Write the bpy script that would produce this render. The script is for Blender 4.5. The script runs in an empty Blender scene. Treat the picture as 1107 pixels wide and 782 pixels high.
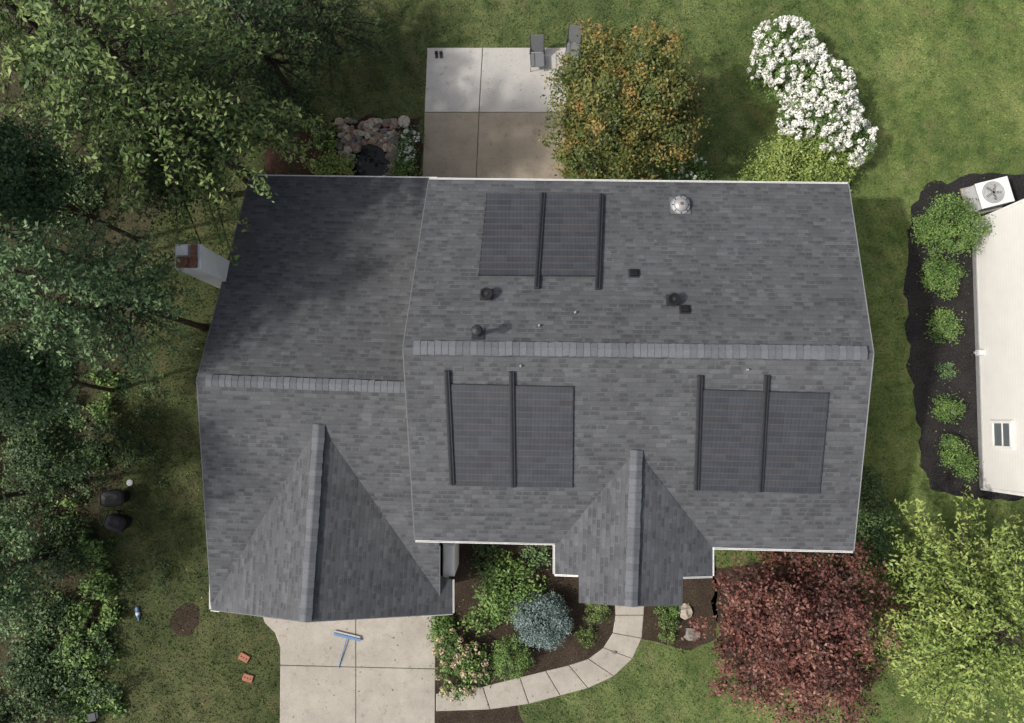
import bpy, math, numpy as np
from mathutils import Vector, noise
rng = np.random.default_rng(11)
scene = bpy.context.scene
# ------------------------------------------------------------------ image pixels back-projected through the camera to world positions
HC, F, TILT = 29.6, 800.0, math.radians(4.5)
cs, sn = math.cos(TILT), math.sin(TILT)
def ray(px, py):
    u, v = px-553.5, 391-py
    return Vector((u, v*cs+F*sn, v*sn-F*cs))
def P(px, py, z=0.0):
    d = ray(px, py); k = (z-HC)/d.z
    return Vector((d.x*k, d.y*k, z))
CAMP = Vector((0, 0, HC))
class Plane:
    def __init__(s, a, b, c):
        s.n = (b-a).cross(c-a).normalized()
        if s.n.z < 0: s.n = -s.n
        s.a = a
    def at(s, px, py, off=0.0):
        d = ray(px, py); a = s.a+s.n*off
        return CAMP+d*((a-CAMP).dot(s.n)/d.dot(s.n))
    def z(s, x, y):
        return s.a.z-(s.n.x*(x-s.a.x)+s.n.y*(y-s.a.y))/s.n.z

# ------------------------------------------------------------------ node helpers
class NT:
    def __init__(s, name):
        s.m = bpy.data.materials.new(name); s.m.use_nodes = True
        s.t = s.m.node_tree; s.t.nodes.clear()
        s.out = s.t.nodes.new('ShaderNodeOutputMaterial')
        s.b = s.t.nodes.new('ShaderNodeBsdfPrincipled')
        s.t.links.new(s.b.outputs[0], s.out.inputs[0])
    def n(s, typ, **kw):
        nd = s.t.nodes.new(typ)
        for k, v in kw.items():
            setattr(nd, k, v)
        return nd
    def l(s, a, b): s.t.links.new(a, b)
    def val(s, inp, x):
        if isinstance(x, (int, float)): inp.default_value = x
        elif isinstance(x, (tuple, list)): inp.default_value = x
        else: s.l(x, inp)
    def math(s, op, a, b=0.0, c=0.0, clamp=False):
        nd = s.n('ShaderNodeMath', operation=op, use_clamp=clamp)
        s.val(nd.inputs[0], a); s.val(nd.inputs[1], b); s.val(nd.inputs[2], c)
        return nd.outputs[0]
    def noise(s, vec, scale, detail=4, rough=0.6):
        nd = s.n('ShaderNodeTexNoise'); s.l(vec, nd.inputs['Vector'])
        nd.inputs['Scale'].default_value = scale; nd.inputs['Detail'].default_value = detail
        nd.inputs['Roughness'].default_value = rough
        return nd.outputs[0]
    def ramp(s, fac, stops):
        nd = s.n('ShaderNodeValToRGB'); s.val(nd.inputs[0], fac)
        e = nd.color_ramp.elements
        while len(e) < len(stops): e.new(0.5)
        for i, (p, c) in enumerate(stops):
            e[i].position = p; e[i].color = (*c, 1) if len(c) == 3 else c
        return nd.outputs[0]
    def mix(s, fac, a, b, mode='MIX'):
        nd = s.n('ShaderNodeMix', data_type='RGBA', blend_type=mode)
        s.val(nd.inputs[0], fac)
        for i, x in ((6, a), (7, b)):
            if isinstance(x, (tuple, list)): nd.inputs[i].default_value = (*x, 1) if len(x) == 3 else x
            else: s.l(x, nd.inputs[i])
        return nd.outputs[2]
    def bump(s, h, strength=0.5, dist=0.02):
        nd = s.n('ShaderNodeBump'); s.l(h, nd.inputs['Height'])
        nd.inputs['Strength'].default_value = strength; nd.inputs['Distance'].default_value = dist
        s.l(nd.outputs[0], s.b.inputs['Normal'])
    def pos(s): return s.n('ShaderNodeNewGeometry').outputs['Position']
    def col(s, c, rough=0.8, spec=0.3):
        s.val(s.b.inputs['Base Color'], (*c, 1) if isinstance(c, tuple) and len(c) == 3 else c)
        s.b.inputs['Roughness'].default_value = rough
        s.b.inputs['Specular IOR Level'].default_value = spec
        return s.m

def simple(name, c, rough=0.7, var=0.15, scale=6, metal=0.0):
    t = NT(name); p = t.pos()
    f = t.noise(p, scale)
    lo = tuple(x*(1-var) for x in c); hi = tuple(min(1, x*(1+var)) for x in c)
    m = t.col(t.ramp(f, [(0.3, lo), (0.7, hi)]), rough)
    t.b.inputs['Metallic'].default_value = metal
    return m

def shingle_mat(name, row=0.15, w=0.34, base=0.100, contrast=1.0, tint=(0.965, 1.0, 1.06)):
    t = NT(name)
    uv = t.n('ShaderNodeUVMap'); uv.uv_map = 'UVMap'
    sep = t.n('ShaderNodeSeparateXYZ'); t.l(uv.outputs[0], sep.inputs[0])
    u, v = sep.outputs[0], sep.outputs[1]
    rowf = t.math('DIVIDE', v, row); ri = t.math('FLOOR', rowf); rf = t.math('FRACT', rowf)
    def cells(width, seed):
        w1 = t.n('ShaderNodeTexWhiteNoise', noise_dimensions='2D')
        cx = t.n('ShaderNodeCombineXYZ'); t.val(cx.inputs[0], ri); cx.inputs[1].default_value = seed
        t.l(cx.outputs[0], w1.inputs[0])
        cw = t.n('ShaderNodeCombineXYZ'); t.val(cw.inputs[0], u); t.val(cw.inputs[1], t.math('MULTIPLY', ri, 3.7)); cw.inputs[2].default_value = seed
        wn = t.math('MULTIPLY', t.noise(cw.outputs[0], 2.2, 2), 1.5)
        uu = t.math('ADD', t.math('ADD', t.math('DIVIDE', u, width), wn), t.math('MULTIPLY', w1.outputs[0], 5.0))
        ci = t.math('FLOOR', uu)
        c2 = t.n('ShaderNodeCombineXYZ'); t.val(c2.inputs[0], ci); t.val(c2.inputs[1], ri); c2.inputs[2].default_value = seed
        w2 = t.n('ShaderNodeTexWhiteNoise', noise_dimensions='3D'); t.l(c2.outputs[0], w2.inputs[0])
        return w2.outputs[0], t.math('FRACT', uu)
    r1, f1 = cells(w, 1.3); r2, f2 = cells(w*0.8, 7.7)
    b = base; k = contrast
    tone = t.ramp(r1, [(0.0, (b*(1-.15*k),)*3), (0.3, (b*(1-.05*k),)*3), (0.7, (b*(1+.03*k),)*3), (1.0, (b*(1+.20*k),)*3)])
    dash = t.math('MULTIPLY', t.math('GREATER_THAN', r2, 0.70), t.math('LESS_THAN', rf, 0.70))
    dash = t.math('MULTIPLY', dash, t.math('LESS_THAN', f2, 0.85))
    tone = t.mix(t.math('MULTIPLY', dash, 0.47*k), tone, (b*0.42, b*0.42, b*0.44))
    edge = t.math('LESS_THAN', rf, 0.14)
    tone = t.mix(t.math('MULTIPLY', edge, 0.25), tone, (b*0.35,)*3)
    p = t.pos()
    big = t.ramp(t.noise(p, 0.45, 5), [(0.3, (0.87,)*3), (0.7, (1.10,)*3)])
    mid = t.ramp(t.noise(p, 2.6, 4, 0.7), [(0.3, (0.90,)*3), (0.7, (1.10,)*3)])
    fine = t.ramp(t.noise(p, 30, 4, 0.8), [(0.3, (0.76,)*3), (0.7, (1.26,)*3)])
    for q in (big, mid, fine, tint): tone = t.mix(1.0, tone, q, 'MULTIPLY')
    h = t.math('ADD', t.math('MULTIPLY', t.math('SUBTRACT', 1.0, rf), 0.6), t.math('MULTIPLY', r1, 0.4))
    t.bump(h, 0.4, 0.010)
    return t.col(tone, 0.9, 0.25)

def grass_color(t, rnd=None):
    p = t.pos()
    n1 = t.noise(p, 0.22, 5, 0.6); n2 = t.noise(p, 1.7, 5, 0.65); n3 = t.noise(p, 14, 3, 0.7)
    c = t.ramp(n1, [(0.32, (0.068, 0.095, 0.034)), (0.5, (0.098, 0.130, 0.046)), (0.68, (0.144, 0.170, 0.068))])
    c2 = t.ramp(n2, [(0.35, (0.62, 0.70, 0.64)), (0.5, (1.0,)*3), (0.66, (1.30, 1.18, 1.22))])
    c = t.mix(1.0, c, c2, 'MULTIPLY')
    c3 = t.ramp(n3, [(0.3, (0.6,)*3), (0.7, (1.4,)*3)])
    c = t.mix(1.0, c, c3, 'MULTIPLY')
    bare = t.ramp(t.noise(p, 0.9, 6, 0.75), [(0.54, (0,)*3), (0.67, (1,)*3)])
    c = t.mix(t.math('MULTIPLY', bare, 0.6), c, (0.165, 0.145, 0.080))
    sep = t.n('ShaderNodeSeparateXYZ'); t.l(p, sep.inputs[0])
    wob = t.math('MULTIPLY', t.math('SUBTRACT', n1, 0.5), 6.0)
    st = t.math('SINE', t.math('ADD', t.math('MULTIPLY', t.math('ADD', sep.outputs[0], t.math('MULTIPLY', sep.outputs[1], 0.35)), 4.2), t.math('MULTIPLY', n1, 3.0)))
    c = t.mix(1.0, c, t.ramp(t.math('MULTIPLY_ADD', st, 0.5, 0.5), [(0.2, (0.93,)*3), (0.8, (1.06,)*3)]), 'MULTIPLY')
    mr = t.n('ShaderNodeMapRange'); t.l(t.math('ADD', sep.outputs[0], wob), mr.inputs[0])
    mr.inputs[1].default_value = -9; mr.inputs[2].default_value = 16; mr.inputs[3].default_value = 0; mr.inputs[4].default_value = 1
    g = t.ramp(mr.outputs[0], [(0.0, (0.66, 0.61, 0.64)), (0.45, (0.94, 0.95, 0.92)), (1.0, (1.20, 1.24, 1.05))])  # tree shade at left and sunlit lawn at right put into the colour
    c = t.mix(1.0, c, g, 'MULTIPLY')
    if rnd is not None:
        c = t.mix(1.0, c, t.ramp(rnd, [(0, (0.6, 0.65, 0.55)), (1, (1.5, 1.45, 1.4))]), 'MULTIPLY')
    return c, n3

def grass_mat(name, blades=False):
    t = NT(name)
    if blades:
        a = t.n('ShaderNodeAttribute'); a.attribute_name = 'v'
        c, n3 = grass_color(t, a.outputs['Fac'])
    else:
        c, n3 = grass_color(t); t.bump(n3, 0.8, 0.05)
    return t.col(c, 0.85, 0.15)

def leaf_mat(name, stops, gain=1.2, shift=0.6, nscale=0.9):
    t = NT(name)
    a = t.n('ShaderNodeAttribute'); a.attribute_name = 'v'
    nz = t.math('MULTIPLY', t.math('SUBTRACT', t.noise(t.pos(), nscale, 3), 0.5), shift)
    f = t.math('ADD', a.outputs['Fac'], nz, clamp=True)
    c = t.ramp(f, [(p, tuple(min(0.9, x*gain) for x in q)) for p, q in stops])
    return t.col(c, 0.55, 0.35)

def concrete_mat(name, c, stain=0.25):
    t = NT(name); p = t.pos()
    a = t.ramp(t.noise(p, 0.8, 6, 0.7), [(0.3, tuple(x*(1-stain) for x in c)), (0.65, c)])
    f = t.ramp(t.noise(p, 22, 4, 0.75), [(0.3, (0.86,)*3), (0.7, (1.1,)*3)])
    a = t.mix(1.0, a, f, 'MULTIPLY')
    s = t.ramp(t.noise(p, 2.7, 5, 0.8), [(0.54, (1,)*3), (0.70, (0.76, 0.74, 0.70))])
    a = t.mix(1.0, a, s, 'MULTIPLY')
    t.bump(t.noise(p, 40, 3), 0.3, 0.01)
    return t.col(a, 0.9, 0.2)

def mulch_mat(name, lo, hi, scale=16):
    t = NT(name); p = t.pos()
    n = t.noise(p, scale, 5, 0.8)
    c = t.ramp(n, [(0.32, lo), (0.6, hi), (0.75, tuple(x*2.0 for x in hi))])
    big = t.ramp(t.noise(p, 1.1, 4), [(0.3, (0.7,)*3), (0.7, (1.25,)*3)])
    t.bump(n, 1.0, 0.06)
    return t.col(t.mix(1.0, c, big, 'MULTIPLY'), 0.95, 0.1)

def siding_mat(name, c):
    t = NT(name); p = t.pos()
    sep = t.n('ShaderNodeSeparateXYZ'); t.l(p, sep.inputs[0])
    fr = t.math('FRACT', t.math('DIVIDE', sep.outputs[2], 0.16))
    e = t.ramp(fr, [(0.0, (0.80,)*3), (0.10, (0.98,)*3), (1.0, (1.0,)*3)])
    n = t.ramp(t.noise(p, 1.5, 5), [(0.3, (0.93,)*3), (0.7, (1.0,)*3)])
    t.bump(fr, 0.3, 0.015)
    return t.col(t.mix(1.0, t.mix(1.0, c, e, 'MULTIPLY'), n, 'MULTIPLY'), 0.6, 0.3)

M = dict(
 shingle=shingle_mat('asphalt_shingle'),
 capl=simple('ridge_cap_light', (0.138, 0.145, 0.157), 0.9, 0.15, 20),
 capm=simple('ridge_cap_medium', (0.115, 0.121, 0.131), 0.9, 0.15, 20),
 capd=simple('ridge_cap_dark', (0.070, 0.074, 0.082), 0.9, 0.2, 20),
 white=simple('white_trim', (0.80, 0.79, 0.76), 0.5, 0.06, 3),
 siding=siding_mat('cream_siding', (0.66, 0.62, 0.53)),
 nsiding=siding_mat('pale_siding', (0.83, 0.81, 0.77)),
 glass=simple('dark_glass', (0.12, 0.14, 0.15), 0.1, 0.1, 1),
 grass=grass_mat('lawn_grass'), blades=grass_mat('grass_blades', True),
 conc=concrete_mat('driveway_concrete', (0.42, 0.385, 0.33)),
 concl=concrete_mat('patio_concrete_pale', (0.50, 0.48, 0.445), 0.12),
 conct=concrete_mat('patio_concrete_tan', (0.36, 0.31, 0.24), 0.25),
 mulch=mulch_mat('brown_mulch', (0.022, 0.016, 0.011), (0.085, 0.063, 0.046)),
 mulchd=mulch_mat('black_mulch', (0.012, 0.012, 0.013), (0.050, 0.046, 0.045)),
 soil=mulch_mat('forest_soil', (0.030, 0.030, 0.016), (0.080, 0.072, 0.042), 9),
 redsoil=mulch_mat('red_mulch', (0.03, 0.018, 0.012), (0.09, 0.055, 0.038)),
 bark=mulch_mat('bark', (0.035, 0.028, 0.02), (0.11, 0.09, 0.07), 12),
 black=simple('black_plastic', (0.012, 0.012, 0.014), 0.5, 0.2),
 darkm=simple('dark_metal', (0.034, 0.036, 0.041), 0.5, 0.2),
 rake=simple('rake_edge_metal', (0.145, 0.15, 0.158), 0.7, 0.1),
 rakel=simple('rake_drip_edge', (0.24, 0.245, 0.25), 0.6, 0.1),
 grey=simple('grey_metal', (0.36, 0.36, 0.36), 0.45, 0.1, 5, 0.3),
 lgrey=simple('light_grey_paint', (0.60, 0.61, 0.61), 0.5, 0.08),
 brickr=simple('red_brick', (0.33, 0.14, 0.09), 0.9, 0.3, 20),
 rust=simple('rusty_cap', (0.17, 0.085, 0.055), 0.8, 0.4, 9),
 blue=simple('blue_plastic', (0.12, 0.21, 0.38), 0.4, 0.1),
 wood=simple('wood_handle', (0.42, 0.40, 0.36), 0.6, 0.15),
 water=simple('pond_water', (0.006, 0.009, 0.008), 0.06, 0.3, 3),
 mesh=simple('grey_sling_fabric', (0.17, 0.175, 0.18), 0.8, 0.2, 30),
 terra=simple('terracotta', (0.28, 0.16, 0.09), 0.8, 0.2),
 pv=None)
def pv_mat():
    t = NT('solar_shingle')
    a = t.n('ShaderNodeAttribute'); a.attribute_name = 'v'
    uv = t.n('ShaderNodeUVMap'); uv.uv_map = 'UVMap'
    sep = t.n('ShaderNodeSeparateXYZ'); t.l(uv.outputs[0], sep.inputs[0])
    c = t.ramp(a.outputs['Fac'], [(0, (0.043, 0.048, 0.056)), (1, (0.058, 0.063, 0.073))])
    fx = t.math('FRACT', t.math('DIVIDE', sep.outputs[0], 0.125))
    c = t.mix(t.math('MULTIPLY', t.math('LESS_THAN', fx, 0.2), 0.4), c, (0.024, 0.024, 0.028))
    fy = t.math('FRACT', t.math('DIVIDE', sep.outputs[1], 1.0))
    c = t.mix(t.math('MULTIPLY', t.math('LESS_THAN', fy, 0.2), 0.5), c, (0.110, 0.085, 0.070))
    n = t.ramp(t.noise(t.pos(), 3, 5), [(0.3, (0.88,)*3), (0.7, (1.12,)*3)])
    return t.col(t.mix(1.0, c, n, 'MULTIPLY'), 0.45, 0.35)
M['pv'] = pv_mat()
LEAF = dict(
 oak=leaf_mat('leaf_oak', [(0.0, (0.016, 0.032, 0.010)), (0.4, (0.060, 0.100, 0.026)), (0.75, (0.130, 0.178, 0.050)), (1.0, (0.24, 0.28, 0.095))], 1.3),
 dark=leaf_mat('leaf_dark', [(0.0, (0.012, 0.028, 0.010)), (0.5, (0.042, 0.076, 0.025)), (1.0, (0.11, 0.155, 0.050))], 1.25),
 cool=leaf_mat('leaf_cool', [(0.0, (0.014, 0.035, 0.014)), (0.5, (0.058, 0.108, 0.040)), (1.0, (0.145, 0.205, 0.085))], 1.5),
 bright=leaf_mat('leaf_bright', [(0.0, (0.026, 0.055, 0.012)), (0.5, (0.078, 0.140, 0.032)), (1.0, (0.17, 0.25, 0.065))], 1.25),
 lime=leaf_mat('leaf_lime', [(0.0, (0.06, 0.10, 0.022)), (0.4, (0.15, 0.215, 0.046)), (1.0, (0.32, 0.37, 0.105))], 1.15),
 orange=leaf_mat('leaf_orange', [(0.0, (0.030, 0.040, 0.011)), (0.40, (0.085, 0.112, 0.026)), (0.66, (0.160, 0.145, 0.036)), (0.86, (0.22, 0.155, 0.045)), (1.0, (0.32, 0.18, 0.065))], 1.1, 0.9),
 red=leaf_mat('leaf_red', [(0.0, (0.035, 0.018, 0.014)), (0.30, (0.095, 0.042, 0.032)), (0.6, (0.165, 0.060, 0.048)), (0.88, (0.23, 0.110, 0.080)), (1.0, (0.32, 0.20, 0.13))], 1.05, 0.9, 1.2),
 spruce=leaf_mat('needle_blue', [(0.0, (0.03, 0.05, 0.045)), (0.5, (0.10, 0.145, 0.135)), (1.0, (0.24, 0.30, 0.28))]),
 bloom=leaf_mat('petal_white', [(0.0, (0.45, 0.48, 0.36)), (0.4, (0.80, 0.80, 0.72)), (1.0, (0.88, 0.88, 0.83))], 1.0, 0.3),
 pink=leaf_mat('petal_pink', [(0.0, (0.28, 0.30, 0.13)), (0.5, (0.58, 0.46, 0.29)), (1.0, (0.66, 0.44, 0.39))], 1.0),
)

# ------------------------------------------------------------------ mesh helpers
def link(o, parent=None):
    scene.collection.objects.link(o)
    if parent: o.parent = parent
    return o
def empty(name, loc=(0, 0, 0)):
    o = bpy.data.objects.new(name, None); o.empty_display_size = 0.3
    return link(o)
def mesh(name, verts, faces, mats, parent=None, fm=None, smooth=False):
    me = bpy.data.meshes.new(name); me.from_pydata([tuple(v) for v in verts], [], faces)
    for m in (mats if isinstance(mats, list) else [mats]): me.materials.append(m)
    if fm: me.polygons.foreach_set('material_index', fm)
    if smooth: me.polygons.foreach_set('use_smooth', [True]*len(faces))
    me.update()
    return link(bpy.data.objects.new(name, me), parent)
class B:
    """accumulates parts into one mesh"""
    def __init__(s): s.v = []; s.f = []; s.m = []; s.mats = []
    def mi(s, mat):
        if mat not in s.mats: s.mats.append(mat)
        return s.mats.index(mat)
    def add(s, vs, fs, mat):
        o = len(s.v); i = s.mi(mat)
        s.v += [Vector(v) for v in vs]
        for f in fs: s.f.append([k+o for k in f]); s.m.append(i)
    def box(s, c, size, mat, rz=0.0, ax=None):
        c = Vector(c); hx, hy, hz = size[0]/2, size[1]/2, size[2]/2
        if ax is None:
            X = Vector((math.cos(rz), math.sin(rz), 0)); Y = Vector((-math.sin(rz), math.cos(rz), 0)); Z = Vector((0, 0, 1))
        else: X, Y, Z = ax
        b = min(hx, hy, hz)*0.25
        vs = []; 
        for z, k in ((-hz, b), (-hz+b, 0), (hz-b, 0), (hz, b)):
            for sx, sy in ((-1, -1), (1, -1), (1, 1), (-1, 1)):
                vs.append(c+X*(sx*(hx-k))+Y*(sy*(hy-k))+Z*z)
        fs = [[3, 2, 1, 0], [12, 13, 14, 15]]
        for r in range(3):
            for i in range(4):
                j = (i+1) % 4; fs.append([r*4+i, r*4+j, r*4+4+j, r*4+4+i])
        s.add(vs, fs, mat)
    def tube(s, pts, rad, mat, n=10, cap=True):
        pts = [Vector(p) for p in pts]; vs = []; fs = []
        for i, p in enumerate(pts):
            d = (pts[min(i+1, len(pts)-1)]-pts[max(i-1, 0)])
            d = d.normalized() if d.length > 1e-6 else Vector((0, 0, 1))
            a = d.orthogonal().normalized(); b = d.cross(a)
            for k in range(n):
                an = 2*math.pi*k/n
                vs.append(p+(a*math.cos(an)+b*math.sin(an))*rad[i])
        for i in range(len(pts)-1):
            for k in range(n):
                j = (k+1) % n; fs.append([i*n+k, i*n+j, i*n+n+j, i*n+n+k])
        if cap: fs.append(list(range(n))[::-1]); fs.append([len(vs)-n+k for k in range(n)])
        s.add(vs, fs, mat)
    def lathe(s, c, prof, mat, n=16):
        c = Vector(c); vs = []; fs = []
        for (r, z) in prof:
            for k in range(n):
                an = 2*math.pi*k/n; vs.append(c+Vector((r*math.cos(an), r*math.sin(an), z)))
        for i in range(len(prof)-1):
            for k in range(n):
                j = (k+1) % n; fs.append([i*n+k, i*n+j, i*n+n+j, i*n+n+k])
        fs.append(list(range(n))[::-1]); fs.append([len(vs)-n+k for k in range(n)])
        s.add(vs, fs, mat)
    def prism(s, pts, z0, z1, mat):
        n = len(pts); vs = [Vector((p[0], p[1], z0)) for p in pts]+[Vector((p[0], p[1], z1)) for p in pts]
        fs = [list(range(n))[::-1], [n+i for i in range(n)]]+[[i, (i+1) % n, n+(i+1) % n, n+i] for i in range(n)]
        s.add(vs, fs, mat)
    def done(s, name, parent=None, smooth=False):
        return mesh(name, s.v, s.f, s.mats, parent, s.m, smooth)

def ccw(pts):
    a = sum(pts[i][0]*pts[(i+1) % len(pts)][1]-pts[(i+1) % len(pts)][0]*pts[i][1] for i in range(len(pts)))
    return pts if a > 0 else pts[::-1]
def roof_slab(name, pts, parent, th=0.14, mat=None, trim=None):
    pts = ccw([Vector(p) for p in pts]); n = len(pts)
    vs = pts+[p-Vector((0, 0, th)) for p in pts]
    fs = [list(range(n)), [n+i for i in range(n)][::-1]]+[[i, n+i, n+(i+1) % n, (i+1) % n] for i in range(n)]
    o = mesh(name, vs, fs, [mat or M['shingle'], trim or M['capd']], parent, [0]+[1]*(n+1))
    nrm = Vector((0, 0, 0))
    for i in range(n): nrm += pts[i].cross(pts[(i+1) % n])
    nrm.normalize(); U = Vector((0, 0, 1)).cross(nrm).normalized(); V = nrm.cross(U)
    me = o.data; uvl = me.uv_layers.new(name='UVMap')
    for lp in me.loops:
        c = me.vertices[lp.vertex_index].co; uvl.data[lp.index].uv = (c.dot(U)+50, c.dot(V)+50)
    return o
def sheet(name, poly, z, mat, parent=None, sub=1, wob=0.0, seed=0):
    pts = [Vector(p) for p in poly]; out = []
    for i, p in enumerate(pts):
        q = pts[(i+1) % len(pts)]; k = max(1, int((q-p).length/0.25)) if wob else 1
        for j in range(k):
            r = p.lerp(q, j/k)
            if wob: r = r+Vector((noise.noise(r*1.3+Vector((seed, 0, 0)))+.4*noise.noise(r*4+Vector((seed, 0, 0))), noise.noise(r*1.3+Vector((0, seed, 5)))+.4*noise.noise(r*4+Vector((0, seed, 5))), 0))*wob
            out.append(Vector((r.x, r.y, z)))
    out = ccw(out)
    return mesh(name, out, [list(range(len(out)))], mat, parent)

# leaves ------------------------------------------------------------
def quads(name, C, S, v, mat, parent=None, up=0.9, asp=0.55, out=None):
    n = len(C)
    N = rng.normal(size=(n, 3)); N[:, 2] += up*1.3
    if out is not None: N += out
    N /= np.linalg.norm(N, axis=1)[:, None]
    T = rng.normal(size=(n, 3)); T -= (T*N).sum(1)[:, None]*N; T /= np.linalg.norm(T, axis=1)[:, None]
    Bn = np.cross(N, T); S = np.asarray(S).reshape(-1, 1)*np.ones((n, 1))
    V = np.empty((n, 4, 3))
    V[:, 0] = C-T*S*0.5; V[:, 1] = C+Bn*S*asp*0.5-N*S*0.12; V[:, 2] = C+T*S*0.5-N*S*0.1; V[:, 3] = C-Bn*S*asp*0.5-N*S*0.12
    me = bpy.data.meshes.new(name); me.vertices.add(4*n); me.loops.add(4*n); me.polygons.add(n)
    me.vertices.foreach_set('co', V.ravel().astype(np.float32))
    me.loops.foreach_set('vertex_index', np.arange(4*n, dtype=np.int32))
    me.polygons.foreach_set('loop_start', np.arange(0, 4*n, 4, dtype=np.int32))
    me.update(calc_edges=True)
    at = me.attributes.new('v', 'FLOAT', 'FACE'); at.data.foreach_set('value', np.clip(v, 0, 1).astype(np.float32))
    me.materials.append(mat)
    return link(bpy.data.objects.new(name, me), parent)

def blob_leaves(blobs, nclump, per, clump_r, zmin=-0.35, fill=0.25):
    blobs = np.array(blobs, float); w = (blobs[:, 3]*blobs[:, 4]); w /= w.sum()
    bi = rng.choice(len(blobs), nclump, p=w)
    d = rng.normal(size=(nclump*4, 3)); d /= np.linalg.norm(d, axis=1)[:, None]
    d = d[d[:, 2] > zmin][:nclump]; bi = bi[:len(d)]
    rr = rng.uniform(0.75, 1.14, (len(d), 1))
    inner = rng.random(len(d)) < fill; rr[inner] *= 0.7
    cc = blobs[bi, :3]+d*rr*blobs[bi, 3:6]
    cv = rng.random(len(d))*0.6; cv[inner] *= 0.3  # shade inside the crown put into leaf colour: inner clumps darker
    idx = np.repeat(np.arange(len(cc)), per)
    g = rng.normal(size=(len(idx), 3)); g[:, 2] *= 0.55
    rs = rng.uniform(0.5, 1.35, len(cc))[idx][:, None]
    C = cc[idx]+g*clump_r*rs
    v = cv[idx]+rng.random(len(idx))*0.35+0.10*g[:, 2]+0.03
    return C, v, d[idx]*0.8

def trunk_limbs(b, base, top, r, tips, mat):
    base = Vector(base); top = Vector(top)
    mid = base.lerp(top, 0.5)+Vector((rng.normal()*0.12, rng.normal()*0.12, 0))
    b.tube([base-Vector((0, 0, 0.1)), base+Vector((0, 0, 0.25)), mid, top], [r*1.5, r, r*0.75, r*0.3], mat, 9)
    for tpt in tips:
        tpt = Vector(tpt); k = rng.uniform(0.35, 0.9); s = base.lerp(top, k)
        m = s.lerp(tpt, 0.5)+Vector((rng.normal(), rng.normal(), 0.8))*0.12
        b.tube([s, m, tpt], [r*0.4*(1.2-k), r*0.22, r*0.05], mat, 5, False)

def blob_tree(name, ctr, R, height, mat, nclump=260, per=70, clump_r=0.28, leaf=0.13, lobes=9, r=0.14, flat=0.7):
    e = empty(name); c = Vector(ctr); bl = []; tips = []
    rz = R*flat
    bl.append((c.x, c.y, c.z, R*0.64, R*0.64, rz*0.85))
    for i in range(lobes):
        a = 2*math.pi*(i+rng.uniform(-.35, .35))/lobes; q = R*rng.uniform(0.45, 0.72); s = R*rng.uniform(0.22, 0.40)
        z = c.z+rng.uniform(-0.35, 0.4)*rz
        bl.append((c.x+q*math.cos(a), c.y+q*math.sin(a), z, s, s, s*0.8)); tips.append((c.x+q*1.1*math.cos(a), c.y+q*1.1*math.sin(a), z))
    for i in range(lobes//2+2):
        a = rng.uniform(0, 6.28); q = R*rng.uniform(0.1, 0.5); s = R*rng.uniform(0.16, 0.32)
        z = c.z+rz*rng.uniform(0.5, 0.9); bl.append((c.x+q*math.cos(a), c.y+q*math.sin(a), z, s, s, s*0.8)); tips.append((c.x+q*math.cos(a), c.y+q*math.sin(a), z))
    C, v, o = blob_leaves(bl, nclump, per, clump_r)
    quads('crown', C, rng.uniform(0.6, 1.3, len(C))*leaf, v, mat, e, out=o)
    b = B(); trunk_limbs(b, (c.x, c.y, 0), (c.x, c.y, c.z+rz*0.5), r, tips, M['bark']); b.done('trunk', e, True)
    return e

def spray_tree(name, base, H, R, mat, nb=90, z0=0.3, leaf=0.17, r=0.18, droop=0.25, dens=1.0, shape=0.6, spread=0.16):
    """trunk, whorled limbs, side twigs, leaves on the twigs"""
    e = empty(name); b = B(); bx, by = base[0], base[1]
    b.tube([(bx, by, -0.1), (bx, by, 0.4), (bx+0.1, by, H*0.5), (bx, by, H)], [r*1.5, r, r*0.7, r*0.12], M['bark'], 9)
    Cs = []; vs = []
    for i in range(nb):
        t = (i+rng.random())/nb; z = H*(z0+(1-z0)*t)
        prof = (1-t)**shape*0.9+0.12
        L = R*prof*rng.uniform(0.65, 1.15); a = i*2.399+rng.normal()*0.3
        rise = rng.uniform(0.05, 0.35)*(0.3+t)
        n = max(4, int(L/0.24)); pts = []
        wob = rng.normal()*0.15
        for k in range(n+1):
            s = k/n; aa = a+wob*s
            pts.append(np.array((bx+L*s*math.cos(aa), by+L*s*math.sin(aa), z+L*(rise*s-droop*s*s))))
        b.tube([pts[0], pts[n//2], pts[-1]], [r*0.28*(1.1-t), r*0.16*(1.1-t), 0.008], M['bark'], 4, False)
        cv = rng.random()*0.34
        for k in range(1, n+1):
            s = k/n
            if s < 0.22: continue
            for sd in (-1, 1):
                tl = (0.16+0.42*L*0.33*(1.15-s))*rng.uniform(0.6, 1.25)
                ang = a+wob*s+sd*rng.uniform(0.5, 1.0)
                m = max(3, int(tl/0.055*dens))
                q = rng.random(m)
                pp = pts[k][None, :]+np.stack([np.cos(ang)*tl*q, np.sin(ang)*tl*q, -0.25*tl*q*q], 1)
                pp += rng.normal(size=(m, 3))*np.array([0.045, 0.045, spread*0.5])
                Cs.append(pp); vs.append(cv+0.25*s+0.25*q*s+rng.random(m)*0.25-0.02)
    C = np.concatenate(Cs); v = np.concatenate(vs)
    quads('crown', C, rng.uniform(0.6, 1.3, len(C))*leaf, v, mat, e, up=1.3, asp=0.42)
    b.done('trunk', e, True)
    return e

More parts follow.
